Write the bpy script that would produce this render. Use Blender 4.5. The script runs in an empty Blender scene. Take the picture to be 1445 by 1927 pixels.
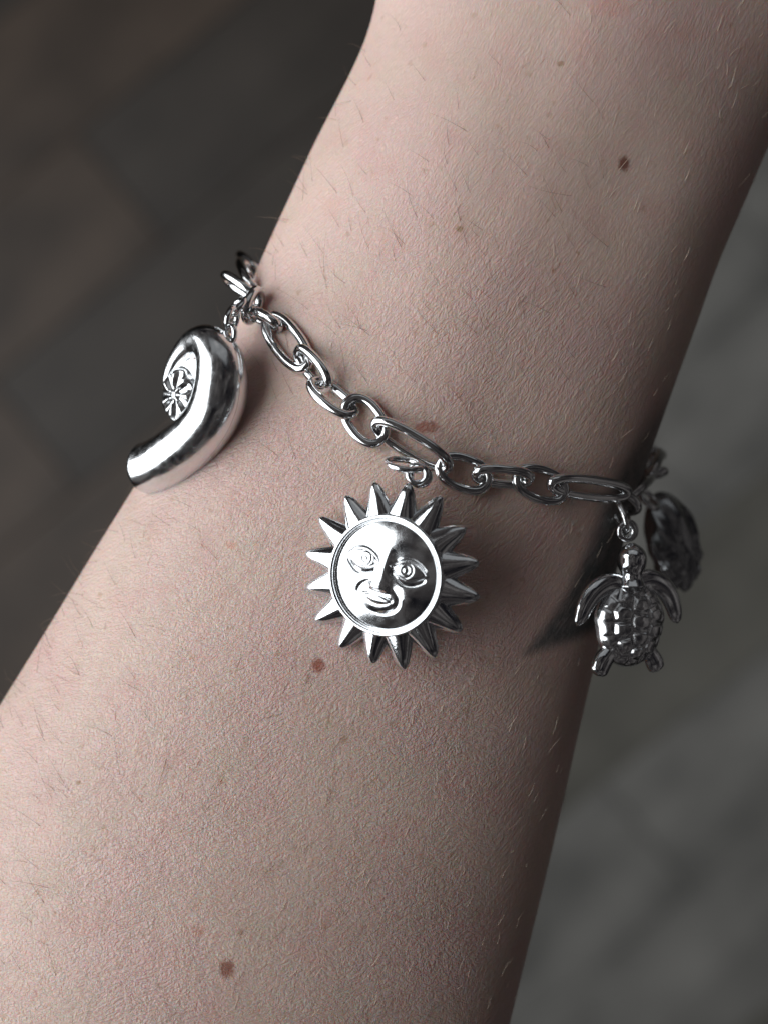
import bpy, math, random
import numpy as np
from mathutils import Vector, Matrix
random.seed(7); rng = np.random.RandomState(7)
sc = bpy.context.scene
COL = sc.collection
MM = 0.001
# ------------------------------------------------------------------ camera (looking straight down at an arm held over a floor)
DIST = 200.0                       # mm from the lens to the charm that is in focus
PXMM = 14.3                        # photograph pixels per mm at that distance
PW, PH = 1445.0, 1927.0
cam = bpy.data.cameras.new('camera'); co = bpy.data.objects.new('camera', cam); COL.objects.link(co)
co.location = (0, 0, DIST*MM)
cam.sensor_fit = 'HORIZONTAL'; cam.sensor_width = 36.0
cam.lens = 36.0*DIST/(PW/PXMM)
cam.clip_start = 0.005; cam.clip_end = 20
cam.dof.use_dof = True; cam.dof.focus_distance = (DIST+1.5)*MM
cam.dof.aperture_fstop = cam.lens/4.4
sc.camera = co
sc.view_settings.view_transform = 'Standard'; sc.view_settings.look = 'None'
sc.view_settings.exposure = 0.0; sc.view_settings.gamma = 1
# ------------------------------------------------------------------ light: a dim room, one big window on the left, an added overhead fill
w = bpy.data.worlds.new('World'); sc.world = w; w.use_nodes = True
bg = w.node_tree.nodes['Background']
bg.inputs[1].default_value = 1.0
_nt = w.node_tree                                     # the dim, uneven light of a furnished room
_tc = _nt.nodes.new('ShaderNodeTexCoord'); _ns = _nt.nodes.new('ShaderNodeTexNoise'); _ns.inputs['Scale'].default_value = 3.4; _ns.inputs['Detail'].default_value = 3.0; _ns.inputs['Distortion'].default_value = 0.8
_cr = _nt.nodes.new('ShaderNodeValToRGB'); _e = _cr.color_ramp.elements
_e[0].position = 0.36; _e[0].color = (0.006, 0.006, 0.008, 1); _e[1].position = 0.72; _e[1].color = (0.17, 0.16, 0.156, 1)
_m = _e.new(0.53); _m.color = (0.038, 0.034, 0.034, 1)
_nt.links.new(_tc.outputs['Generated'], _ns.inputs['Vector']); _nt.links.new(_ns.outputs['Fac'], _cr.inputs[0]); _nt.links.new(_cr.outputs[0], bg.inputs[0])
def area(name, direction, dist, sx, sy, radiance, color):
    l = bpy.data.lights.new(name, 'AREA'); l.shape = 'RECTANGLE'; l.size = sx; l.size_y = sy
    l.energy = radiance*math.pi*sx*sy; l.color = color
    o = bpy.data.objects.new(name, l); COL.objects.link(o)
    d = Vector(direction).normalized()
    o.location = d*dist
    o.rotation_euler = d.to_track_quat('Z', 'Y').to_euler()
    return o
area('window_light', (-0.92, 0.02, 0.39), 1.0, 1.3, 1.3, 4.0, (0.95, 0.98, 1.0))
area('ceiling_bounce_fill', (0.12, 0.82, 0.54), 1.3, 1.5, 0.7, 0.22, (0.93, 0.97, 1.0))  # added fill standing in for ceiling bounce, greys the metal reflections

# ------------------------------------------------------------------ helpers
def P(px, py, z):
    """world mm of a photograph pixel at height z"""
    k = (DIST-z)/DIST/PXMM
    return np.array([(px-PW/2)*k, (PH/2-py)*k, z])
def scl(z): return PXMM*DIST/(DIST-z)
def mesh_obj(name, V, F, mat, parent=None, smooth=True, origin=None):
    V = np.asarray(V, float)
    if origin is None:
        origin = np.array(parent['_o']) if parent is not None and '_o' in parent else np.zeros(3)
    me = bpy.data.meshes.new(name)
    me.from_pydata(((V-origin)*MM).tolist(), [], [tuple(map(int, f)) for f in F])
    me.materials.append(mat)
    if smooth: me.polygons.foreach_set('use_smooth', [True]*len(me.polygons))
    me.update()
    o = bpy.data.objects.new(name, me); COL.objects.link(o)
    if parent is not None: o.parent = parent
    return o
def thing(name, loc, label, cat, group=None):
    o = bpy.data.objects.new(name, None); COL.objects.link(o)
    o.empty_display_size = 0.002
    o.location = Vector(loc)*MM; o['_o'] = [float(v) for v in loc]
    o['label'] = label; o['category'] = cat
    if group: o['group'] = group
    return o
def catmull(pts, n):
    pts = np.asarray(pts, float); m = len(pts)
    ext = np.vstack([2*pts[0]-pts[1], pts, 2*pts[-1]-pts[-2]])
    out = []
    for t in np.linspace(0, m-1, n):
        i = min(int(t), m-2); f = t-i
        a, b, c, d = ext[i], ext[i+1], ext[i+2], ext[i+3]
        out.append(0.5*((2*b)+(-a+c)*f+(2*a-5*b+4*c-d)*f*f+(-a+3*b-3*c+d)*f**3))
    return np.array(out)
def grid_faces(nu, nv, wrap_v=False, wrap_u=False):
    F = []
    for i in range(nu if wrap_u else nu-1):
        i2 = (i+1) % nu
        for j in range(nv if wrap_v else nv-1):
            j2 = (j+1) % nv
            F.append((i*nv+j, i2*nv+j, i2*nv+j2, i*nv+j2))
    return F
def sweep(pts, ra, rb, up, seg=24, closed=False, th=None, power=1.0):
    """elliptical sweep; ra in the plane across 'up', rb along 'up'; returns V,F"""
    pts = np.asarray(pts, float); n = len(pts)
    ra = np.broadcast_to(np.asarray(ra, float), (n,)); rb = np.broadcast_to(np.asarray(rb, float), (n,))
    if closed: tan = np.roll(pts, -1, 0)-np.roll(pts, 1, 0)
    else: tan = np.gradient(pts, axis=0)
    tan /= np.linalg.norm(tan, axis=1)[:, None]+1e-12
    up = np.asarray(up, float); up = up/np.linalg.norm(up)
    side = np.cross(up, tan); side /= np.linalg.norm(side, axis=1)[:, None]+1e-12
    nrm = np.cross(tan, side)
    full = th is None
    if full: th = np.arange(seg)/seg*2*math.pi
    c = np.cos(th); s = np.sin(th)
    c = np.sign(c)*np.abs(c)**power; s = np.sign(s)*np.abs(s)**power
    V = pts[:, None, :]+side[:, None, :]*(ra[:, None]*c[None])[..., None]+nrm[:, None, :]*(rb[:, None]*s[None])[..., None]
    V = V.reshape(-1, 3)
    F = grid_faces(n, len(th), wrap_v=full, wrap_u=closed)
    if full and not closed:
        m = len(th)
        F.append(tuple(range(m))[::1]); F.append(tuple(range((n-1)*m, n*m))[::-1])
    return V, F
def smoothstep(a, b, x):
    t = np.clip((x-a)/(b-a), 0, 1); return t*t*(3-2*t)

# ------------------------------------------------------------------ materials
def new_mat(name):
    m = bpy.data.materials.new(name); m.use_nodes = True
    nt = m.node_tree; b = nt.nodes['Principled BSDF']
    return m, nt, b
def N(nt, typ, **kw):
    n = nt.nodes.new(typ)
    for k, v in kw.items():
        if k in n.inputs: n.inputs[k].default_value = v
        else: setattr(n, k, v)
    return n
def metal(name, col, rough, bump=0.02, scale=900):
    m, nt, b = new_mat(name)
    b.inputs['Metallic'].default_value = 1
    tc = N(nt, 'ShaderNodeTexCoord')
    n1 = N(nt, 'ShaderNodeTexNoise', Scale=scale, Detail=4.0)
    nt.links.new(tc.outputs['Object'], n1.inputs['Vector'])
    n2 = N(nt, 'ShaderNodeTexNoise', Scale=scale*4, Detail=3.0)
    nt.links.new(tc.outputs['Object'], n2.inputs['Vector'])
    mr = N(nt, 'ShaderNodeMapRange'); mr.inputs[1].default_value = 0.35; mr.inputs[2].default_value = 0.75
    mr.inputs[3].default_value = rough*0.7; mr.inputs[4].default_value = rough*1.5
    nt.links.new(n1.outputs['Fac'], mr.inputs[0]); nt.links.new(mr.outputs[0], b.inputs['Roughness'])
    cr = N(nt, 'ShaderNodeMix', data_type='RGBA')
    cr.inputs[6].default_value = (*col, 1); cr.inputs[7].default_value = (col[0]*0.86, col[1]*0.87, col[2]*0.88, 1)
    nt.links.new(n2.outputs['Fac'], cr.inputs[0]); nt.links.new(cr.outputs[2], b.inputs['Base Color'])
    bp = N(nt, 'ShaderNodeBump', Strength=bump, Distance=0.0002)
    nt.links.new(n2.outputs['Fac'], bp.inputs['Height']); nt.links.new(bp.outputs[0], b.inputs['Normal'])
    return m
M_STEEL = metal('polished_steel', (0.76, 0.765, 0.77), 0.125, 0.03)
M_CHARM = metal('polished_charm_steel', (0.80, 0.815, 0.83), 0.10, 0.03)
M_FACE = metal('satin_charm_steel', (0.80, 0.815, 0.83), 0.145, 0.03)
M_SHELL = metal('soft_polished_steel', (0.78, 0.79, 0.80), 0.19, 0.03)
M_DARK = metal('dark_steel', (0.40, 0.41, 0.42), 0.2, 0.05)  # darker steel for the seam core and the far charm

# ------------------------------------------------------------------ the arm surface
ZC = -22.0
dI = np.array([-0.385, 0.923]); nI = np.array([0.923, 0.385])       # image-frame (y down) axis and cross direction
def sw_of(px, py):
    k = (DIST-ZC)/DIST/PXMM
    x = (px-PW/2)*k; y = (py-PH/2)*k
    return dI[0]*x+dI[1]*y, nI[0]*x+nI[1]*y
LE = [(712, -10), (703, 30), (690, 78), (668, 125), (640, 180), (590, 275), (545, 375), (500, 470), (470, 545), (435, 620), (385, 705), (320, 810), (250, 925), (190, 1020), (130, 1120), (60, 1235), (0, 1330), (-90, 1490), (-200, 1700)]
RE = [(1445, 268), (1400, 380), (1350, 490), (1300, 635), (1270, 715), (1240, 800), (1205, 900), (1168, 1030), (1135, 1170), (1112, 1270), (1090, 1360), (1062, 1490), (1020, 1670), (985, 1810), (957, 1927), (900, 2150)]
L = np.array([sw_of(*p) for p in LE]); R = np.array([sw_of(*p) for p in RE])
L = np.vstack([[-190, -30], [-160, -50], [-120, -50], [-95, -40], [-80, -33], L, [150, -58], [300, -58]])
R = np.vstack([[-190, 25], [-160, 46], [-120, 44], [-95, 36.5], [-83, 32.8], R, [150, 56], [300, 56]])
SS = np.linspace(-190, 300, 1961)
def sm(tab, sig=14):
    y = np.interp(SS, tab[:, 0], tab[:, 1]); k = np.exp(-0.5*(np.arange(-40, 41)/sig)**2); k /= k.sum()
    return np.convolve(np.pad(y, 40, mode='edge'), k, 'valid')
WL = sm(L); WR = sm(R)
HT = sm(np.array([[-190, 8], [-150, 14], [-100, 18], [-60, 20.3], [-20, 20.5], [20, 22.5], [70, 25.5], [150, 30], [300, 34]], float), 30)
PEX = 1.98
def wl(s): return np.interp(s, SS, WL)
def wr(s): return np.interp(s, SS, WR)
def ht(s): return np.interp(s, SS, HT)
def relief(s, t):
    """soft anatomy: tendons, the hollow above the wrist bone, slight swellings (mm)"""
    b = 0.9*np.exp(-((s+48)/13)**2-((t+0.35)/0.33)**2)
    b -= 1.0*np.exp(-((s+52)/16)**2-((t-0.45)/0.26)**2)
    b += 0.6*np.exp(-((s+75)/18)**2-((t-0.15)/0.3)**2)
    b += 0.5*np.exp(-((s+26)/12)**2-((t+0.1)/0.25)**2)
    b -= 0.5*np.exp(-((s+18)/9)**2-((t-0.35)/0.3)**2)
    b += 0.2*np.sin(s*0.11+1)*np.sin(t*5+s*0.03)
    b += 0.10*np.exp(-((t-0.12-s*0.002)/0.10)**2)*smoothstep(10, -40, s)
    return b*0.95
def top_z(s, t):
    tt = np.clip(np.abs(t), 0, 0.9999)
    q = (1-tt**PEX)**(1/PEX)
    return ZC+ht(s)*q+relief(s, t)*q
def surf(x, y):
    s = dI[0]*x-dI[1]*y; ww = nI[0]*x-nI[1]*y
    a = (wr(s)-wl(s))/2; c = (wr(s)+wl(s))/2
    return top_z(s, (ww-c)/a)
def on(px, py, off=0.0):
    z = -5.0
    for _ in range(12):
        p = P(px, py, z); z = 0.5*z+0.5*(float(surf(p[0], p[1]))+off)
    return P(px, py, z)

s_arr = np.concatenate([np.arange(-190, -102, 4.0), np.arange(-100, 100, 0.5), np.arange(104, 300, 6.0)])
NT = 300
th_top = np.linspace(math.pi, 0, NT)                # left edge -> right edge over the top
th_bot = np.linspace(0, -math.pi, 80)[1:-1]
TH = np.concatenate([th_top, th_bot]); NTH = len(TH)
S2, T2 = np.meshgrid(s_arr, TH, indexing='ij')
cx = np.sign(np.cos(T2))*np.abs(np.cos(T2))**(2/PEX)
sy = np.sign(np.sin(T2))*np.abs(np.sin(T2))**(2/PEX)
A2 = (wr(S2)-wl(S2))/2; C2 = (wr(S2)+wl(S2))/2
endt = np.clip((S2+190)/14, 0.02, 1)**0.5            # the hand end rounds off far outside the frame
W2 = C2+A2*cx*endt
Z2 = ZC+np.where(sy > 0, ht(S2)*sy+relief(S2, cx)*sy, ht(S2)*0.95*sy)*endt
X2 = dI[0]*S2+nI[0]*W2; Y2 = -(dI[1]*S2+nI[1]*W2)
G = np.stack([X2, Y2, Z2], -1)
# unrolled coordinates (mm) for the skin texture
seg = np.linalg.norm(np.diff(G, axis=1), axis=2)
arc = np.concatenate([np.zeros((len(s_arr), 1)), np.cumsum(seg, 1)], 1)
arc = arc-arc[:, NT//2][:, None]
UX = dI[0]*S2+nI[0]*arc; UY = -(dI[1]*S2+nI[1]*arc)
kk = DIST/(DIST-Z2)*PXMM
PXX = X2*kk+PW/2; PYY = PH/2-Y2*kk
person = None

def skin_material(moles):
    m, nt, b = new_mat('skin')
    lk = nt.links.new
    uv = N(nt, 'ShaderNodeUVMap', uv_map='unrolled'); fl = N(nt, 'ShaderNodeUVMap', uv_map='flow')
    def noise(vec, scale, detail=3.0, dist=0.0, rough=0.5):
        n = N(nt, 'ShaderNodeTexNoise', Scale=scale, Detail=detail, Distortion=dist, Roughness=rough); lk(vec, n.inputs['Vector']); return n.outputs['Fac']
    def math_(op, a, b_=None, c=None):
        n = N(nt, 'ShaderNodeMath', operation=op)
        for i, v in enumerate((a, b_, c)):
            if v is None: continue
            if isinstance(v, (int, float)): n.inputs[i].default_value = v
            else: lk(v, n.inputs[i])
        return n.outputs[0]
    def rng_(v, a, b_, c, d, typ='SMOOTHSTEP'):
        n = N(nt, 'ShaderNodeMapRange', interpolation_type=typ)
        lk(v, n.inputs[0])
        for i, x in enumerate((a, b_, c, d)): n.inputs[i+1].default_value = x
        return n.outputs[0]
    def mixc(f, a, c, blend='MIX'):
        n = N(nt, 'ShaderNodeMix', data_type='RGBA', blend_type=blend)
        if isinstance(f, (int, float)): n.inputs[0].default_value = f
        else: lk(f, n.inputs[0])
        for i, v in ((6, a), (7, c)):
            if isinstance(v, tuple): n.inputs[i].default_value = (*v, 1)
            else: lk(v, n.inputs[i])
        return n.outputs[2]
    U = uv.outputs[0]
    def warp(vec, scale, amt):
        n = N(nt, 'ShaderNodeTexNoise', Scale=scale, Detail=2.0); lk(vec, n.inputs['Vector'])
        s1 = N(nt, 'ShaderNodeVectorMath', operation='SUBTRACT'); lk(n.outputs['Color'], s1.inputs[0]); s1.inputs[1].default_value = (0.5, 0.5, 0.5)
        s2 = N(nt, 'ShaderNodeVectorMath', operation='MULTIPLY_ADD'); lk(s1.outputs[0], s2.inputs[0]); s2.inputs[1].default_value = (amt, amt, 0); lk(vec, s2.inputs[2])
        return s2.outputs[0]
    def mapping(vec, sx, sy, rot=0.0):
        n = N(nt, 'ShaderNodeMapping'); lk(vec, n.inputs[0]); n.inputs['Rotation'].default_value = (0, 0, rot); n.inputs['Scale'].default_value = (sx, sy, 1); return n.outputs[0]
    FW = warp(warp(fl.outputs[0], 0.16, 2.2), 1.3, 0.22)
    def edge(vec, scale=1.0):
        v = N(nt, 'ShaderNodeTexVoronoi', feature='DISTANCE_TO_EDGE', Scale=scale); lk(vec, v.inputs['Vector']); return v.outputs['Distance']
    e1 = edge(mapping(FW, 0.95, 2.6))
    e2 = edge(mapping(FW, 2.6, 1.5, 0.9))
    e3 = edge(mapping(FW, 2.4, 4.9))
    h1 = rng_(e1, 0.0, 0.30, 0.0, 1.0); h2 = rng_(e2, 0.0, 0.32, 0.0, 1.0); h3 = rng_(e3, 0.0, 0.3, 0.0, 1.0)
    # long shallow creases that run across the wrist
    wv = noise(mapping(FW, 0.42, 1.7), 1.0, 3.0, 0.3); h4 = rng_(wv, 0.3, 0.7, 0.0, 1.0, 'LINEAR')
    fine = noise(U, 6.0, 4.0)
    h = math_('ADD', math_('MULTIPLY', h1, 0.42), math_('MULTIPLY', h2, 0.22))
    h = math_('ADD', h, math_('MULTIPLY', h3, 0.20))
    h = math_('ADD', h, math_('MULTIPLY', h4, 0.60))
    h = math_('ADD', h, math_('MULTIPLY', fine, 0.12))
    strength = rng_(noise(U, 0.035, 2.0), 0.35, 0.65, 0.75, 1.1)
    sep = N(nt, 'ShaderNodeSeparateXYZ'); lk(U, sep.inputs[0])
    # the skin is smoother towards the palm side and on the thumb side of the wrist
    strength = math_('MULTIPLY', strength, math_('MULTIPLY', rng_(sep.outputs[1], 12.0, 50.0, 1.0, 0.5), rng_(sep.outputs[0], 8.0, 36.0, 1.0, 0.62)))
    bp = N(nt, 'ShaderNodeBump', Distance=0.00013); lk(h, bp.inputs['Height']); lk(strength, bp.inputs['Strength'])
    lk(bp.outputs[0], b.inputs['Normal'])
    # colour
    c = mixc(rng_(noise(U, 0.035, 3.0), 0.35, 0.65, 0, 1), (0.668, 0.502, 0.430), (0.655, 0.458, 0.418))
    c = mixc(rng_(noise(mapping(U, 1, 1, 0.7), 0.10, 4.0, 0.0, 0.6), 0.46, 0.70, 0, 0.60), c, (0.58, 0.455, 0.37))
    c = mixc(rng_(noise(mapping(U, 1, 1, 2.1), 0.13, 3.0), 0.50, 0.72, 0, 0.55), c, (0.63, 0.39, 0.35))
    c = mixc(rng_(noise(U, 0.8, 4.0, 0.0, 0.7), 0.35, 0.7, 0, 0.14), c, (0.50, 0.34, 0.28))
    crease = math_('MULTIPLY', math_('SUBTRACT', 1.0, h1), 0.30)
    c = mixc(crease, c, (0.52, 0.38, 0.33))
    spots = N(nt, 'ShaderNodeTexVoronoi', feature='F1', Scale=0.24); lk(warp(U, 0.9, 1.2), spots.inputs['Vector'])
    c = mixc(rng_(spots.outputs['Distance'], 0.05, 0.14, 0.42, 0.0), c, (0.42, 0.26, 0.17))
    Uw = warp(U, 1.6, 0.8)
    for (mx, my, r, col, st, el) in moles:
        sb = N(nt, 'ShaderNodeVectorMath', operation='SUBTRACT'); lk(Uw, sb.inputs[0]); sb.inputs[1].default_value = (mx, my, 0)
        ml = N(nt, 'ShaderNodeVectorMath', operation='MULTIPLY'); lk(sb.outputs[0], ml.inputs[0]); ml.inputs[1].default_value = (1/el, el, 0)
        ln = N(nt, 'ShaderNodeVectorMath', operation='LENGTH'); lk(ml.outputs[0], ln.inputs[0])
        d = math_('ADD', ln.outputs['Value'], math_('MULTIPLY', fine, -0.35*r))
        c = mixc(rng_(d, r*0.30, r*1.05, st, 0.0), c, col)
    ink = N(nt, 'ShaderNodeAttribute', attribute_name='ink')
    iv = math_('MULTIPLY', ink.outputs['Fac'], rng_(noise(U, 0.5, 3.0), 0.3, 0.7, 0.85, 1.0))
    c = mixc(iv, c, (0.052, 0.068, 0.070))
    lk(c, b.inputs['Base Color'])
    lk(rng_(noise(U, 2.0, 2.0), 0.3, 0.7, 0.40, 0.56), b.inputs['Roughness'])
    b.inputs['Specular IOR Level'].default_value = 0.5
    b.inputs['Subsurface Weight'].default_value = 0.55
    b.inputs['Subsurface Radius'].default_value = (1.0, 0.22, 0.10)
    b.inputs['Subsurface Scale'].default_value = 0.0032
    lk(rng_(iv, 0.0, 1.0, 0.55, 0.0), b.inputs['Subsurface Weight'])
    return m
def unrolled_at(px, py):
    d = (PXX[:, :NT]-px)**2+(PYY[:, :NT]-py)**2
    i, j = np.unravel_index(np.argmin(d), d.shape)
    return UX[i, j], UY[i, j]
MOLES = [(1177, 306, 1.15, (0.20, 0.075, 0.05), 0.9, 0.9), (1052, 119, 0.5, (0.30, 0.17, 0.08), 0.6, 1.2), (864, 432, 0.55, (0.30, 0.19, 0.09), 0.75, 1.0),
         (601, 1254, 1.15, (0.34, 0.115, 0.075), 0.9, 1.0), (427, 1828, 1.35, (0.27, 0.10, 0.065), 0.85, 0.95), (803, 806, 1.5, (0.36, 0.12, 0.08), 0.7, 1.5),
         (150, 1474, 0.45, (0.34, 0.2, 0.1), 0.8, 1.2), (648, 1389, 0.6, (0.36, 0.24, 0.13), 0.5, 1.0), (434, 1030, 0.9, (0.55, 0.26, 0.18), 0.5, 1.3),
         (455, 1758, 0.55, (0.36, 0.2, 0.12), 0.5, 1.0), (1045, 505, 0.5, (0.36, 0.2, 0.12), 0.5, 1.0), (1088, 478, 0.35, (0.3, 0.18, 0.1), 0.5, 1.0),
         (372, 1750, 1.1, (0.5, 0.27, 0.2), 0.35, 1.2), (415, 1470, 1.0, (0.5, 0.34, 0.2), 0.4, 0.8), (1150, 10, 2.4, (0.6, 0.30, 0.24), 0.3, 1.5), (1290, 60, 2.2, (0.6, 0.32, 0.26), 0.25, 1.3), (625, 385, 2.2, (0.66, 0.36, 0.29), 0.25, 1.2)]
M_SKIN = skin_material([(*unrolled_at(a, b_), r*0.9, col, st, el) for a, b_, r, col, st, el in MOLES])
faces = grid_faces(len(s_arr), NTH, wrap_v=True)
faces.append(tuple(range(NTH))); faces.append(tuple(range((len(s_arr)-1)*NTH, len(s_arr)*NTH))[::-1])
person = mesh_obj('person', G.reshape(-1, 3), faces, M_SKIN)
person['label'] = 'bare freckled forearm and wrist wearing the silver charm bracelet, dark tattoo on its shaded side'
person['category'] = 'person'
me = person.data
vi = np.zeros(len(me.loops), int); me.loops.foreach_get('vertex_index', vi)
def set_uv(name, a, b_):
    l = me.uv_layers.new(name=name)
    d = np.stack([a.reshape(-1)[vi], b_.reshape(-1)[vi]], -1).astype(np.float32).reshape(-1)
    l.data.foreach_set('uv', d)
set_uv('unrolled', UX, UY)
xs = np.linspace(-160, 160, 641)
ang = np.radians(np.interp(xs, [-60, -30, -5, 15, 40], [8, 18, 33, 46, 52]))
Fint = np.concatenate([[0], np.cumsum(np.tan(ang[:-1])*np.diff(xs))])
set_uv('flow', UX, (UY-np.interp(UX, xs, Fint))*np.cos(np.interp(UX, xs, ang)))
# tattoo ink
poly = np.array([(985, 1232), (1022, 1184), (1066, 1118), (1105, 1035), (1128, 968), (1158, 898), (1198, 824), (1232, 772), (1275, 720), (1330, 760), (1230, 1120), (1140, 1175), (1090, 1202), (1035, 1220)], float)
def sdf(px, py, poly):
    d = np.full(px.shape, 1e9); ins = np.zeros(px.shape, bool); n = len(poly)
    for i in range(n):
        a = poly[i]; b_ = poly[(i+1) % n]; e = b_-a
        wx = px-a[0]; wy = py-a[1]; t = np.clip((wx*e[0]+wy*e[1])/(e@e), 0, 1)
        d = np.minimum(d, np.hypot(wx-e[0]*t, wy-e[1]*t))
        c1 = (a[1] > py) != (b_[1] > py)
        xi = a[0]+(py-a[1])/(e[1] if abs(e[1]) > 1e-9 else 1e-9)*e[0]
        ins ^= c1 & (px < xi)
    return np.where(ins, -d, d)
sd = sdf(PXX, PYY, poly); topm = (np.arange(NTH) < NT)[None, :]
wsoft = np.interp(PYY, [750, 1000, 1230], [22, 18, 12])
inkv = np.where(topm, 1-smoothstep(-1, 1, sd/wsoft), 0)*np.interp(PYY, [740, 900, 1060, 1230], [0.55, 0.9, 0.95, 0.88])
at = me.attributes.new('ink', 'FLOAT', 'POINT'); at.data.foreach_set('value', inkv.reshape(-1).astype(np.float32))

# ------------------------------------------------------------------ arm hair
du = np.gradient(G, axis=0); dv = np.gradient(G, axis=1)
NR = np.cross(du, dv); NR /= np.linalg.norm(NR, axis=2)[..., None]+1e-9
if NR[len(s_arr)//2, NT//2, 2] < 0: NR = -NR
def hair_mesh(specs):
    V = []; F = []
    for (b_, T, Nn, ln, lift, bend, rad) in specs:
        B = np.cross(Nn, T); K = 6; base = len(V)
        for k in range(K+1):
            t = k/K
            c = b_+T*ln*t*(1-0.12*t)+Nn*(lift*ln*(t-0.45*t*t)+0.02)+B*bend*ln*t*t
            r = rad*(1-0.8*t**1.5)
            for q in range(3):
                a = q*2.0944
                V.append(c+(Nn*math.cos(a)+B*math.sin(a))*r)
        for k in range(K):
            for q in range(3):
                q2 = (q+1) % 3
                F.append((base+k*3+q, base+k*3+q2, base+(k+1)*3+q2, base+(k+1)*3+q))
    return V, F
def hair_spec(i, j, ang_deg, ln, lift, bend, rad):
    g = np.array([math.cos(math.radians(ang_deg)), math.sin(math.radians(ang_deg)), 0]); Nn = NR[i, j]
    T = g-Nn*(g@Nn); T /= np.linalg.norm(T)
    return (G[i, j], T, Nn, ln, lift, bend, rad)
def pick(px, py):
    d = (PXX[:, :NT]-px)**2+(PYY[:, :NT]-py)**2
    return np.unravel_index(np.argmin(d), d.shape)
dark = []; pale = []
for _ in range(900):                                  # fine dark hairs, lit side and wrist
    px = rng.uniform(-20, 1150); py = rng.uniform(0, 1927)
    i, j = pick(px, py)
    if abs(PXX[i, j]-px) > 12: continue
    tt = (px-(-0.43*(py-963)+650))/480
    if rng.rand() > (0.75 if 300 < py < 760 or tt < -0.5 else 0.2): continue
    a0 = 128 if py < 900 else (140 if tt < -0.3 else 235)
    dark.append(hair_spec(i, j, a0+rng.normal(0, 14), rng.uniform(2.5, 8.0), rng.uniform(0.03, 0.22), rng.normal(0, 0.14), rng.uniform(0.016, 0.026)))
for k in range(44):                                   # hairs that stand out past the lit edge
    py = rng.uniform(60, 1380); i, j = pick(np.interp(py, [p[1] for p in LE], [p[0] for p in LE])+rng.uniform(2, 30), py)
    dark.append(hair_spec(i, j, rng.normal(150, 14), rng.uniform(3, 7), rng.uniform(0.3, 0.8), rng.normal(0, 0.25), 0.026))
for _ in range(900):                                  # short pale hairs, more towards the shaded side
    px = rng.uniform(150, 1440); py = rng.uniform(0, 1927)
    i, j = pick(px, py)
    if abs(PXX[i, j]-px) > 12: continue
    tt = (px-(-0.43*(py-963)+650))/480
    if rng.rand() > np.interp(tt, [-0.6, 0, 0.6], [0.12, 0.5, 0.8]): continue
    pale.append(hair_spec(i, j, 66+rng.normal(0, 20), rng.uniform(0.9, 3.2), rng.uniform(0.1, 0.4), rng.normal(0, 0.2), rng.uniform(0.022, 0.036)))
m, nt, b = new_mat('dark_hair'); b.inputs['Base Color'].default_value = (0.17, 0.105, 0.07, 1); b.inputs['Roughness'].default_value = 0.4
M_HD = m
m, nt, b = new_mat('pale_hair'); b.inputs['Base Color'].default_value = (0.75, 0.62, 0.5, 1); b.inputs['Roughness'].default_value = 0.3
M_HP = m
o = mesh_obj('dark_arm_hair', *hair_mesh(dark), M_HD, person); o['kind'] = 'stuff'
o = mesh_obj('pale_arm_hair', *hair_mesh(pale), M_HP, person); o['kind'] = 'stuff'

# ------------------------------------------------------------------ chain
def oval(c, A, B, la, lb, n=56, ex=2.3):
    """centre, long unit, wide unit, half length, half width (wire centre line)"""
    t = np.arange(n)/n*2*math.pi
    cc = np.sign(np.cos(t))*np.abs(np.cos(t))**(2/ex); ss = np.sign(np.sin(t))*np.abs(np.sin(t))**(2/ex)
    return c+np.outer(cc*la, A)+np.outer(ss*lb, B)
def ring_obj(name, pts, rad, up, parent, mat=M_STEEL):
    V, F = sweep(pts, rad, rad, up, seg=16, closed=True)
    return mesh_obj(name, V, F, mat, parent)
def link(e1, e2, vis_w, true_w, sign, off, parent, rad=0.69, name='chain_link', dz=(0, 0), ex=2.3, mat=M_STEEL, absz=None):
    if absz is None:
        a = on(e1[0], e1[1], off); b_ = on(e2[0], e2[1], off)
        a = P(e1[0], e1[1], a[2]+dz[0]); b_ = P(e2[0], e2[1], b_[2]+dz[1])
    else:
        a = P(e1[0], e1[1], absz[0]); b_ = P(e2[0], e2[1], absz[1])
    c = (a+b_)/2; A = b_-a; ln = np.linalg.norm(A); A /= ln
    side = np.cross([0, 0, 1.0], A); side /= np.linalg.norm(side); nn = np.cross(A, side)
    vw = vis_w/scl(c[2])
    cosf = min(1, max(0.0, (vw-2*rad)/(true_w-2*rad))); f = sign*math.acos(cosf)
    B = side*math.cos(f)+nn*math.sin(f)
    pts = oval(c, A, B, ln/2-rad, true_w/2-rad, ex=ex)
    return ring_obj(name, pts, rad, np.cross(A, B), parent, mat)
bo = on(775, 837, 0)
bracelet = thing('bracelet', bo, 'silver oval link chain bracelet draped around the wrist, charms hanging from it', 'bracelet')
# side = up in the picture (for links running left to right): sign>0 lifts the upper strand towards the camera
LINKS = [
 ((463, 583), (526, 612), 27, 4.6, 1, 2.4),
 ((502, 592), (580, 696), 67, 5.0, 0.5, 1.4),
 ((556, 655), (623, 731), 47, 4.8, 1, 1.9),
 ((583, 712), (670, 785), 56, 5.0, -1, 1.6),
 ((652, 746), (721, 838), 80, 5.6, 0.5, 1.3),
 ((698, 791), (852, 884), 56, 4.8, 1, 2.1),
 ((819, 870), (926, 911), 76, 5.4, -0.6, 1.4),
 ((885, 890), (1005, 903), 47, 4.4, 1, 2.1),
 ((964, 893), (1069, 930), 74, 5.3, -0.6, 1.4),
 ((1030, 908), (1186, 929), 48, 4.1, 0.8, 2.6),
]
for e1, e2, vw, tw, sg, off in LINKS:
    link(e1, e2, vw, tw, sg, off, bracelet)
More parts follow.
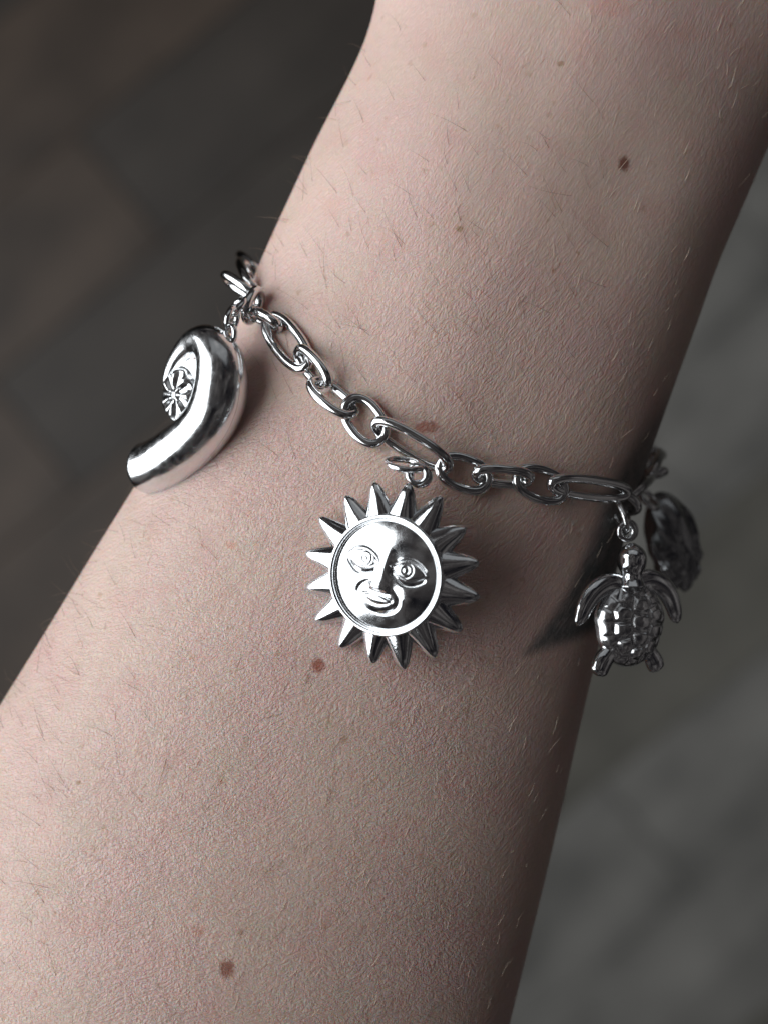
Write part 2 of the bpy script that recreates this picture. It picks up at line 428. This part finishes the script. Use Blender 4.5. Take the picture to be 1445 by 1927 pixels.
# links going over the edges of the wrist, to the far side
FAR = [
 ((460, 604), (492, 545), 36, 4.6, 1, (-8.0, -11.0)),
 ((419, 518), (484, 560), 26, 4.6, 1, (-15.0, -11.5)),
 ((458, 492), (484, 548), 34, 4.6, -1, (-22.0, -14.0)),
 ((452, 484), (490, 514), 22, 4.6, 1, (-30.0, -24.0)),
 ((1138, 918), (1200, 966), 44, 4.8, 1, (-13.5, -15.5)),
 ((1168, 948), (1222, 900), 20, 4.6, 1, (-15.5, -24.0)),
 ((1210, 912), (1237, 851), 22, 4.6, -1, (-22.0, -31.0)),
 ((1196, 894), (1256, 888), 24, 4.6, 1, (-27.0, -28.0)),
 ((1196, 846), (1246, 862), 30, 4.6, 1, (-33.0, -36.0)),
]
for e1, e2, vw, tw, sg, az in FAR:
    link(e1, e2, vw, tw, sg, 0, bracelet, absz=az)

# ------------------------------------------------------------------ sun charm
def frame(nrm, upv):
    nrm = np.array(nrm, float); nrm /= np.linalg.norm(nrm)
    upv = np.array(upv, float); upv -= nrm*(upv@nrm); upv /= np.linalg.norm(upv)
    return np.stack([np.cross(upv, nrm), upv, nrm])     # rows: right, up, normal
def to_world(V, fr, org): return np.asarray(V) @ fr + org
sc_c = on(734, 1081.7, 0.0)
zc_sun = sc_c[2]+3.8
SUNO = P(734, 1081.7, zc_sun)
tl = math.radians(21)
nrm = (-math.sin(tl), -0.02, math.cos(tl))
fr = frame(nrm, (math.sin(math.radians(17)), math.cos(math.radians(17)), 0))
sun = thing('sun_charm', SUNO, 'round silver sun charm with smiling face and pointed rays, hanging from middle of the chain', 'charm')
ks = 1.0/scl(zc_sun)*14.3      # keep the pixel radii right
RF = 7.05*ks
def face_h(x, y):
    r2 = x*x+y*y
    h = 1.35*(1-r2)
    g = lambda cx_, cy_, sx_, sy_=None: np.exp(-((x-cx_)/sx_)**2-((y-cy_)/(sy_ or sx_))**2)
    ax = np.abs(x)
    # sockets
    h -= 0.16*np.exp(-((ax-0.20)/0.08)**2-((y-0.22)/0.16)**2)
    # nose: a ridge that widens downwards and ends in a tip with two wings
    wn = 0.085+0.075*smoothstep(0.45, -0.2, y)
    h += 0.42*np.exp(-np.abs(x/wn)**2.2)*smoothstep(0.62, 0.05, y)*smoothstep(-0.31, -0.22, y)
    h += 0.14*g(0, -0.17, 0.11, 0.09)
    h += 0.16*np.exp(-((ax-0.15)/0.055)**2-((y+0.20)/0.055)**2)
    # muzzle with the smile crease round it
    m_ = 1-np.sqrt((x/0.36)**2+((y+0.40)/0.26)**2)
    up_ = smoothstep(-0.10, -0.24, y)
    h += 0.12*smoothstep(-0.20, 0.30, m_)*smoothstep(-0.14, -0.26, y)
    phi = np.arctan2(y+0.40, x)
    wgt = np.clip(np.exp(-((phi+0.5)/0.75)**2)+np.exp(-((np.where(phi < 0, phi+2*np.pi, phi)-2.75)/0.45)**2), 0, 1)
    h -= 0.27*wgt*np.exp(-((m_+0.14)/0.11)**2)*smoothstep(0.02, -0.16, y)
    h += 0.22*np.exp(-((ax-0.55)/0.20)**2-((y+0.22)/0.22)**2)
    # mouth: one full smiling lip with a line above and below
    yl = -0.448+0.40*x*x
    mk = smoothstep(0.28, 0.23, ax)
    lw = 0.064*np.clip(1-(x/0.28)**2, 0, 1)+0.006
    tq = (y-yl)/lw
    h += mk*0.13*np.exp(-np.abs(tq)**2.5)
    h -= mk*0.055*np.exp(-((np.abs(y-yl)-lw-0.016)/0.018)**2)
    h -= 0.10*np.exp(-((ax-0.275)/0.03)**2-((y+0.405)/0.035)**2)
    # eyes
    xe = ax-0.46; ye = y-0.225
    lens = 0.18*(1-(xe/0.345)**2)
    q = lens-np.abs(ye)
    h += 0.20*smoothstep(-0.035, 0.02, q)
    # the lid bevel under each eye and the fine line above it
    dq = np.clip(-q, 0, 1)
    h -= 0.34*np.clip(dq/0.11, 0, 1)*smoothstep(0.145, 0.11, dq)*smoothstep(0.36, 0.26, np.abs(xe))*smoothstep(0.0, -0.03, ye)
    h -= 0.10*np.exp(-((q-0.03)/0.018)**2)
    h -= 0.10*np.exp(-((q+0.035)/0.018)**2)*(ye > 0)*smoothstep(0.36, 0.25, np.abs(xe))
    h += 0.05*np.exp(-((q+0.05)/0.016)**2)*(ye > 0)*smoothstep(0.38, 0.2, np.abs(xe))
    xr = np.where(x < 0, xe+0.05, xe+0.05)
    re_ = np.hypot(xr, ye-0.0)
    h += 0.05*smoothstep(0.135, 0.10, re_)-0.06*np.exp(-((re_-0.135)/0.014)**2)-0.09*np.exp(-((re_-0.055)/0.022)**2)
    return h, q, yl, wn
nr_, na_ = 190, 380
rr = np.linspace(0.0015, 1, nr_); aa = np.arange(na_)/na_*2*math.pi
RR, AA = np.meshgrid(rr, aa, indexing='ij')
fx = RR*np.cos(AA); fy = RR*np.sin(AA)
hh, q_, yl_, wn_ = face_h(fx, fy)
fade = smoothstep(1.0, 0.93, RR); hd = 1.35*(1-RR**2)
hh = hd+(hh-hd)*fade
Z0 = 1.55
FV = to_world(np.stack([fx*RF, fy*RF, Z0+hh], -1).reshape(-1, 3), fr, SUNO)
fc = grid_faces(nr_, na_, wrap_v=True)
fa = np.array(fc)
fcx = fx.reshape(-1)[fa[:, 0]]; fcy = fy.reshape(-1)[fa[:, 0]]
_, fq, fyl, fwn = face_h(fcx, fcy)
reg = np.zeros(len(fa), int)
reg[(np.abs(fcy-fyl) < 0.11) & (np.abs(fcx) < 0.32)] = 4
reg[(np.abs(fcx) < 0.20*smoothstep(0.6, -0.2, fcy)+0.02) & (fcy < 0.5) & (fcy > -0.29)] = 3
reg[(fq > 0.0) & (fcx < 0)] = 1; reg[(fq > 0.0) & (fcx > 0)] = 2
def sub(name, V, fa, mask, mat, parent):
    f = fa[mask]; u, inv = np.unique(f.reshape(-1), return_inverse=True)
    return mesh_obj(name, V[u], inv.reshape(-1, 4), mat, parent)
face_o = sub('face', FV, fa, reg == 0, M_FACE, sun)
# the original face surface normals are kept along the cuts
VN = np.zeros_like(FV)
e1_ = FV[fa[:, 1]]-FV[fa[:, 0]]; e2_ = FV[fa[:, 3]]-FV[fa[:, 0]]; fn = np.cross(e1_, e2_)
for k in range(4): np.add.at(VN, fa[:, k], fn)
VN /= np.linalg.norm(VN, axis=1)[:, None]+1e-12
if (VN @ np.array(nrm)).mean() < 0: VN = -VN
def keep_normals(o, mask):
    f = fa[mask]; u = np.unique(f.reshape(-1))
    o.data.normals_split_custom_set_from_vertices(VN[u].tolist())
def face_part(name, mask, parent):
    o = sub(name, FV, fa, mask, M_CHARM, parent)
    o.parent = face_o; return o
parts = [(face_o, reg == 0)]
for k, nm in ((1, 'eye'), (2, 'eye'), (3, 'nose'), (4, 'mouth')):
    o = sub(nm, FV, fa, reg == k, M_FACE, None)
    o.data.transform(Matrix.Translation(-Vector(SUNO)*MM)); o.parent = face_o
    parts.append((o, reg == k))
# consistent winding towards the viewer
for o, mk in parts:
    if o.data.polygons[0].normal.dot(Vector(nrm)) < 0: o.data.flip_normals()
    keep_normals(o, mk)
# lathe parts: the ring round the face and the body disc
def lathe(profile, fr, org, n=160):
    pr = np.array(profile); t = np.arange(n)/n*2*math.pi
    V = np.stack([np.outer(np.cos(t), pr[:, 0]), np.outer(np.sin(t), pr[:, 0]), np.tile(pr[:, 1], (n, 1))], -1).reshape(-1, 3)
    return to_world(V, fr, org), grid_faces(n, len(pr), wrap_u=True)
def bez(pts, n): return catmull(pts, n).tolist()
prof = bez([(7.02, 1.57), (7.12, 1.50), (7.26, 1.46), (7.38, 1.62), (7.44, 1.92), (7.55, 2.05), (7.75, 2.08), (7.93, 2.02), (8.02, 1.85), (8.06, 1.5), (8.2, 1.15), (8.36, 0.95), (8.4, 0.6)], 64)
V, F = lathe([(a*ks, b_) for a, b_ in prof], fr, SUNO); mesh_obj('rim', V, F, M_CHARM, sun)
prof = [(8.4, 0.6), (8.38, -0.5), (8.0, -0.9), (6.0, -1.3), (3.0, -1.6), (0.01, -1.7)]
V, F = lathe([(a*ks, b_) for a, b_ in bez(prof, 30)], fr, SUNO); mesh_obj('back', V, F, M_CHARM, sun)
for k in range(16):
    a = math.radians(75.4-22.5*k+17)      # face frame is turned by 17 degrees
    L_ = 12.45+0.25*math.sin(k*2.1); n = 26
    t = np.linspace(0, 1, n)
    r = 7.6+(L_-7.6)*t
    hw = 2.0*(1-t)**0.85*(1-0.10*np.sin(t*math.pi))+0.50*np.sqrt(np.clip(1-t**6, 0, 1))
    hz = 1.15*(1-t)**0.75+0.36*np.sqrt(np.clip(1-t**6, 0, 1))
    hw[-1] = hz[-1] = 0.03
    bend = 0.30*math.sin(k*1.7+0.5)*t**2
    pts = np.stack([r*math.cos(a)-bend*math.sin(a), r*math.sin(a)+bend*math.cos(a), 0.25-0.15*t], -1)*[ks, ks, 1]
    V, F = sweep(to_world(pts, fr, SUNO), hw*ks, hz, fr[2], seg=28, power=1.18)
    mesh_obj('ray', V, F, M_CHARM, sun)
lp = P(785, 892, zc_sun+0.9)
def circ(c, A, B, r, n=40):
    t = np.arange(n)/n*2*math.pi; A = np.array(A, float); B = np.array(B, float)
    A /= np.linalg.norm(A); B = B-A*(B@A); B /= np.linalg.norm(B)
    return c+np.outer(np.cos(t)*r, A)+np.outer(np.sin(t)*r, B), np.cross(A, B)
pts, up = circ(lp, (1, 0.1, 0.15), (0, 1, 0.1), 1.2*ks); ring_obj('loop', pts, 0.40, up, sun, M_CHARM)
pts, up = circ(lp+np.array([0.4, -0.25, -0.75]), (1, 0.1, 0.15), (0, 1, 0.1), 1.25*ks); ring_obj('loop', pts, 0.38, up, sun, M_CHARM)
jc = P(762, 874, zc_sun+0.4)
pts, up = circ(jc, (1, -0.16, 0.1), (0.05, 0.30, -0.95), 2.25); ring_obj('jump_ring', pts, 0.45, up, sun)

# ------------------------------------------------------------------ nautilus shell charm
u_ = 0.01936
ca = math.radians(39)
SH = P(344.6, 746.8, -9.0)
fs = np.stack([[math.cos(ca), 0, math.sin(ca)], [0, 1, 0], [-math.sin(ca), 0, math.cos(ca)]])
shell = thing('nautilus_charm', SH, 'silver spiral nautilus shell charm hanging beside the wrist, left of the sun charm', 'charm')
cl = [(-95, -150, 22), (-150, -80, 27), (-172, 30, 34), (-132, 170, 55), (0, 300, 84), (160, 372, 112), (305, 358, 134), (400, 260, 156), (432, 110, 176), (404, -30, 184), (328, -150, 184), (222, -245, 186), (100, -325, 192), (-25, -388, 198), (-150, -442, 202), (-268, -478, 200), (-372, -494, 196), (-462, -498, 190)]
cp = catmull([(a*0.90, b_, c) for a, b_, c in cl], 150)
tt = np.linspace(0, 1, 150)
ra = cp[:, 2]*u_
end = np.sqrt(np.clip(1-np.clip((tt-0.94)/0.06, 0, 1)**2.6, 0.0005, 1)); st = np.sqrt(np.clip(np.clip(tt/0.02, 0, 1), 0.01, 1))
end2 = 0.0+end
pts2 = np.stack([cp[:, 0]*u_, cp[:, 1]*u_, np.zeros(150)], -1)
W = to_world(pts2, fs, SH)
thk = 1.10
V, F = sweep(W+fs[2]*0.05, ra*end2*st, ra*end2*st*thk, fs[2], th=np.linspace(0, math.pi, 40)); mesh_obj('shell_half', V, F, M_SHELL, shell)
V, F = sweep(W-fs[2]*0.05, ra*end2*st*0.985, ra*end2*st*thk, fs[2], th=np.linspace(0, -math.pi, 40)); mesh_obj('shell_half', V, F, M_SHELL, shell)
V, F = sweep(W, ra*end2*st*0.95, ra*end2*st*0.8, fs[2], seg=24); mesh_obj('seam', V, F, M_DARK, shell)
# dished middle with a ribbed rosette
n1, n2 = 50, 160
RR, AA = np.meshgrid(np.linspace(0.002, 1, n1), np.arange(n2)/n2*2*math.pi, indexing='ij')
rib = (0.5+0.5*np.cos(7*AA+1.6*RR))
hz = 0.95+0.55*(1-RR**2)+0.60*rib*smoothstep(0.10, 0.40, RR)*smoothstep(0.95, 0.6, RR)+0.5*smoothstep(0.28, 0.05, RR)
hz = hz*smoothstep(1.05, 0.75, RR)+0.2
CXr, CYr, rx, ry = 18*u_*0.9, 8*u_, 215*u_*0.9, 232*u_
V = np.stack([CXr+RR*np.cos(AA)*rx, CYr+RR*np.sin(AA)*ry, hz], -1).reshape(-1, 3)
mesh_obj('rosette', to_world(V, fs, SH), grid_faces(n1, n2, wrap_v=True), M_SHELL, shell)
V2 = np.stack([70*u_*0.9+RR*np.cos(AA)*245*u_*0.9, 20*u_+RR*np.sin(AA)*255*u_, 0.55+0.5*(1-RR**2)], -1).reshape(-1, 3)
mesh_obj('dish', to_world(V2, fs, SH), grid_faces(n1, n2, wrap_v=True), M_SHELL, shell)
V[:, 2] *= -1
mesh_obj('rosette', to_world(V, fs, SH), grid_faces(n1, n2, wrap_v=True), M_SHELL, shell)
za = -4.5
pts, up = circ(P(434, 628, za), (0.55, 0.1, 0.8), (0, 1, 0), 1.1); ring_obj('loop', pts, 0.4, up, shell)
link((426, 620), (447, 582), 26, 3.6, 1, 0, shell, rad=0.42, name='jump_ring', absz=(-5.0, -7.0))
link((432, 596), (458, 560), 30, 3.8, -1, 0, shell, rad=0.45, name='jump_ring', absz=(-7.0, -9.0))

# ------------------------------------------------------------------ turtle charm
ZT = -10.0
TO = P(1184, 1172, ZT); kt = 1/scl(ZT)              # mm per photograph pixel at the turtle
ph = math.radians(30)
ft = np.stack([[math.cos(ph), 0, -math.sin(ph)], [0.0, 1, 0], [math.sin(ph), 0, math.cos(ph)]])
ft = np.stack([ft[0], ft[1], ft[2]])
rz = math.radians(-3); rot2 = np.array([[math.cos(rz), math.sin(rz), 0], [-math.sin(rz), math.cos(rz), 0], [0, 0, 1]]); ft = rot2 @ ft
turtle = thing('turtle_charm', TO, 'small silver sea turtle charm with plated back, hanging at the right edge of the wrist', 'charm')
hwT, hhT = 64*kt/math.cos(ph)*1.08, 84*kt
NG = 132
gx, gy = np.meshgrid(np.linspace(-1, 1, NG), np.linspace(-1, 1, NG), indexing='ij')
# square -> disc, then an egg outline (narrower at the tail)
dx = gx*np.sqrt(1-gy**2/2); dy = gy*np.sqrt(1-gx**2/2)
seeds = [(0.0, 0.80), (0.0, 0.43), (0.0, 0.03), (0.0, -0.35), (0.0, -0.68)]
for sx in (-1, 1): seeds += [(sx*0.40, 0.60), (sx*0.50, 0.22), (sx*0.50, -0.16), (sx*0.40, -0.53)]
mg = [(0.93*math.cos(a), 0.93*math.sin(a)) for a in np.arange(18)/18*2*math.pi+0.17]
allS = np.array(seeds+mg)
D = np.hypot(dx[..., None]-allS[:, 0], (dy[..., None]-allS[:, 1])*0.95)
order = np.argsort(D, -1); d0 = np.take_along_axis(D, order[..., :1], -1)[..., 0]; d1 = np.take_along_axis(D, order[..., 1:2], -1)[..., 0]
cell = order[..., 0]
ed = (d1-d0)
rad_ = np.hypot(dx, dy)
rel = 0.40*smoothstep(0.0, 0.16, ed)+0.12*smoothstep(0.24, 0.0, d0)
isM = cell >= len(seeds)
rel = np.where(isM, rel*0.35, rel)*smoothstep(1.0, 0.86, rad_)
hT = 2.75*np.sqrt(np.clip(1-rad_**2.3, 0, 1))+rel
wob = 1+0.02*np.sin(gy*6)
V = np.stack([dx*hwT*wob*(1-0.08*smoothstep(0.2, -1, dy)), dy*hhT, hT-0.3], -1).reshape(-1, 3)
TV = to_world(V, ft, TO)
fa2 = np.array(grid_faces(NG, NG)); cf = cell.reshape(-1)[fa2[:, 0]]
e1_ = TV[fa2[:, 1]]-TV[fa2[:, 0]]; e2_ = TV[fa2[:, 3]]-TV[fa2[:, 0]]; fn = np.cross(e1_, e2_)
VN2 = np.zeros_like(TV)
for k in range(4): np.add.at(VN2, fa2[:, k], fn)
VN2 /= np.linalg.norm(VN2, axis=1)[:, None]+1e-12
flip = (VN2 @ ft[2]).mean() < 0
if flip: VN2 = -VN2
car = None
for k in [-1]+list(range(len(seeds))):
    mk = (cf >= len(seeds)) if k < 0 else (cf == k)
    f = fa2[mk]; uq = np.unique(f.reshape(-1))
    o = sub('carapace' if k < 0 else 'scute', TV, fa2, mk, M_SHELL, turtle if k < 0 else None)
    if flip: o.data.flip_normals()
    o.data.normals_split_custom_set_from_vertices(VN2[uq].tolist())
    if k < 0: car = o
    else:
        o.data.transform(Matrix.Translation(-Vector(TO)*MM)); o.parent = car
# belly
V = np.stack([dx*hwT*wob*(1-0.08*smoothstep(0.2, -1, dy)), dy*hhT, -0.3-1.2*np.sqrt(np.clip(1-rad_**2.3, 0, 1))], -1).reshape(-1, 3)
mesh_obj('belly', to_world(V, ft, TO), fa2[:, ::-1], M_CHARM, turtle)
def tl_(px, py, z): # picture pixel -> turtle local x,y at local height z
    return np.array([(px-1184)*kt/math.cos(ph)-z*math.tan(ph)*1.0, -(py-1172)*kt, z])
def limb(name, pts, z, rad, flat=0.72, parent=turtle):
    c = np.array([[*tl_(p[0], p[1], z)] for p in pts]); c[:, 2] = z
    c = catmull(c, 30); r = catmull(np.array([[v] for v in rad]), 30)[:, 0]*kt
    t = np.linspace(0, 1, 30); r = r*np.sqrt(np.clip(1-np.clip((t-0.86)/0.14, 0, 1)**2.2, 0.003, 1))
    V, F = sweep(to_world(c, ft, TO), r/math.cos(ph)**0.5, r*flat, ft[2], seg=24)
    return mesh_obj(name, V, F, M_CHARM, parent)
limb('front_flipper', [(1165, 1102), (1140, 1099), (1115, 1112), (1096, 1136), (1077, 1180)], 0.1, [19, 19, 19, 17, 12])
limb('front_flipper', [(1198, 1096), (1222, 1090), (1250, 1102), (1270, 1128), (1286, 1172)], 0.1, [18, 19, 20, 18, 13])
limb('rear_flipper', [(1158, 1208), (1145, 1228), (1132, 1246), (1122, 1272)], 0.0, [17, 17, 19, 17], 0.75)
limb('rear_flipper', [(1216, 1212), (1230, 1230), (1240, 1246), (1248, 1262)], 0.0, [16, 16, 18, 15], 0.75)
hy = [1104, 1094, 1086, 1078, 1068, 1056, 1044, 1034, 1027, 1022]
hr = [27, 22, 19.5, 20.5, 26, 28.5, 27.5, 22, 14, 5]
hc = catmull(np.array([[tl_(1184-(1104-y)*0.04, y, 1.0)[0], tl_(0, y, 0)[1], 0.9, r] for y, r in zip(hy, hr)]), 40)
V, F = sweep(to_world(hc[:, :3], ft, TO), hc[:, 3]*kt, hc[:, 3]*kt*0.95, ft[2], seg=32); head = mesh_obj('head', V, F, M_CHARM, turtle)
for sx in (-1, 1):
    c0 = tl_(1182, 1052, 0.9)+np.array([sx*1.05, 0, 1.15]); n = 12
    t = np.linspace(-1, 1, n); cc = np.array([c0+np.array([0, 0, v*0.42]) for v in t]); rr_ = 0.42*np.sqrt(np.clip(1-t*t, 0.001, 1))
    V, F = sweep(to_world(cc, ft, TO), rr_, rr_, ft[1], seg=16)
    o = mesh_obj('eye', V, F, M_CHARM, None, origin=TO); o.parent = head
tlp = P(1178, 1000, ZT+0.8)
pts, up = circ(tlp, (0.9, 0.0, -0.3), (0, 1, 0.05), 1.12); ring_obj('loop', pts, 0.42, up, turtle)
pts, up = circ(tlp+np.array([0.35, 0.1, -0.7]), (0.9, 0.0, -0.3), (0, 1, 0.05), 1.2); ring_obj('loop', pts, 0.40, up, turtle)
link((1150, 940), (1180, 1004), 22, 4.4, 1, 0, turtle, rad=0.45, name='jump_ring', absz=(-12.5, -9.5))

# ------------------------------------------------------------------ the charm on the far side of the wrist, out of focus
FO = P(1262, 1018, -33)
far = thing('scallop_charm', FO, 'dark out of focus silver shell charm behind the turtle, far side of the wrist', 'charm')
kf = 1/scl(-33)
ff = frame((0.62, 0.12, 0.77), (-0.35, 0.94, 0))
NA, NB = 60, 120
RR, AA = np.meshgrid(np.linspace(0.002, 1, NA), np.arange(NB)/NB*2*math.pi, indexing='ij')
outl = 1+0.055*np.cos(12*AA)*smoothstep(0.5, -0.5, np.sin(AA))
X_ = RR*np.cos(AA)*outl*66*kf; Y_ = RR*np.sin(AA)*outl*96*kf
fan = np.arctan2(X_, Y_+96*kf*1.1)
Zf = 3.4*(1-RR**2)**0.6+0.4*np.cos(fan*18)*smoothstep(0.1, 0.5, RR)*smoothstep(1.0, 0.85, RR)
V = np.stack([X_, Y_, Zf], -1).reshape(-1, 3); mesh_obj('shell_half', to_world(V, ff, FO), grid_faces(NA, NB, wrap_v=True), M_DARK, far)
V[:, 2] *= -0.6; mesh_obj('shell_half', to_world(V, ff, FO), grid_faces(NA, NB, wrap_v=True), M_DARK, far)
link((1198, 926), (1238, 950), 34, 4.4, -1, 0, far, rad=0.45, name='jump_ring', absz=(-25, -28))

# ------------------------------------------------------------------ floor far below
def wood(name, c1, c2):
    m, nt, b = new_mat(name); lk = nt.links.new
    tc = N(nt, 'ShaderNodeTexCoord'); mp = N(nt, 'ShaderNodeMapping'); mp.inputs['Scale'].default_value = (2.2, 9, 3); lk(tc.outputs['Object'], mp.inputs[0])
    n1 = N(nt, 'ShaderNodeTexNoise', Scale=1.0, Detail=6.0, Distortion=1.2); lk(mp.outputs[0], n1.inputs['Vector'])
    n2 = N(nt, 'ShaderNodeTexNoise', Scale=7.0, Detail=3.0); lk(tc.outputs['Object'], n2.inputs['Vector'])
    mx = N(nt, 'ShaderNodeMix', data_type='RGBA'); mr = N(nt, 'ShaderNodeMapRange'); mr.inputs[1].default_value = 0.3; mr.inputs[2].default_value = 0.7
    ad = N(nt, 'ShaderNodeMath', operation='ADD'); h_ = N(nt, 'ShaderNodeMath', operation='MULTIPLY'); h_.inputs[1].default_value = 0.5
    lk(n1.outputs['Fac'], ad.inputs[0]); lk(n2.outputs['Fac'], ad.inputs[1]); lk(ad.outputs[0], h_.inputs[0]); lk(h_.outputs[0], mr.inputs[0]); lk(mr.outputs[0], mx.inputs[0])
    mx.inputs[6].default_value = (*c1, 1); mx.inputs[7].default_value = (*c2, 1); lk(mx.outputs[2], b.inputs['Base Color'])
    b.inputs['Roughness'].default_value = 0.55
    bp = N(nt, 'ShaderNodeBump', Strength=0.3, Distance=0.001); lk(n1.outputs['Fac'], bp.inputs['Height']); lk(bp.outputs[0], b.inputs['Normal'])
    return m
WM = [wood('brown_wood', (0.042, 0.031, 0.024), (0.17, 0.122, 0.090)), wood('grey_wood', (0.105, 0.105, 0.098), (0.38, 0.37, 0.345)), wood('dark_wood', (0.040, 0.033, 0.028), (0.105, 0.088, 0.074)), wood('olive_wood', (0.10, 0.096, 0.082), (0.27, 0.26, 0.225))]
ZFL = -1600.0
flo = thing('floor', (0, 0, ZFL), 'x', 'x'); del flo['label']; del flo['category']; flo['kind'] = 'structure'
V = [(-4000, -4000, ZFL-14), (4000, -4000, ZFL-14), (4000, 4000, ZFL-14), (-4000, 4000, ZFL-14)]
m, nt, b = new_mat('underlay'); b.inputs['Base Color'].default_value = (0.02, 0.018, 0.016, 1); b.inputs['Roughness'].default_value = 0.9
mesh_obj('subfloor', V, [(0, 1, 2, 3)], m, flo, smooth=False)
fa_ = math.radians(39); ux = np.array([math.cos(fa_), math.sin(fa_)]); uy = np.array([-ux[1], ux[0]])
PWD, PLN = 165.0, 1100.0
bmv = None
def plank_mesh(mat):
    x, y, z, c = PLN/2-0.5, PWD/2-0.5, 12.0, 1.0
    V = [(-x, -y, 0), (x, -y, 0), (x, y, 0), (-x, y, 0), (-x, -y, z-c), (x, -y, z-c), (x, y, z-c), (-x, y, z-c), (-x+c, -y+c, z), (x-c, -y+c, z), (x-c, y-c, z), (-x+c, y-c, z)]
    F = [(0, 3, 2, 1)]+[(i, (i+1) % 4, 4+(i+1) % 4, 4+i) for i in range(4)]+[(4+i, 4+(i+1) % 4, 8+(i+1) % 4, 8+i) for i in range(4)]+[(8, 9, 10, 11)]
    me = bpy.data.meshes.new('plank'); me.from_pydata([tuple(v*MM for v in p) for p in V], [], F); me.materials.append(mat); return me
PM = [plank_mesh(m_) for m_ in WM]
for r in range(-9, 10):
    for c in range(-3, 4):
        p = uy*r*PWD+ux*((c+0.5*(r % 2)+0.13*((r*7) % 3))*PLN)
        e = ux*(-PLN/2)
        # right-hand boards are greyer, and paler to paint in brighter room light
        side = p[0]*0.9-p[1]*0.25
        if side > -20: k = random.choice([1, 1, 3, 1])
        else: k = random.choice([0, 0, 2, 0])
        o = bpy.data.objects.new('plank', PM[k]); COL.objects.link(o); o.parent = flo
        o.location = (p[0]*MM, p[1]*MM, -0.012+0.0006*random.random()); o.rotation_euler = (0, 0, fa_)
for o in bpy.data.objects:
    if '_o' in o: del o['_o']
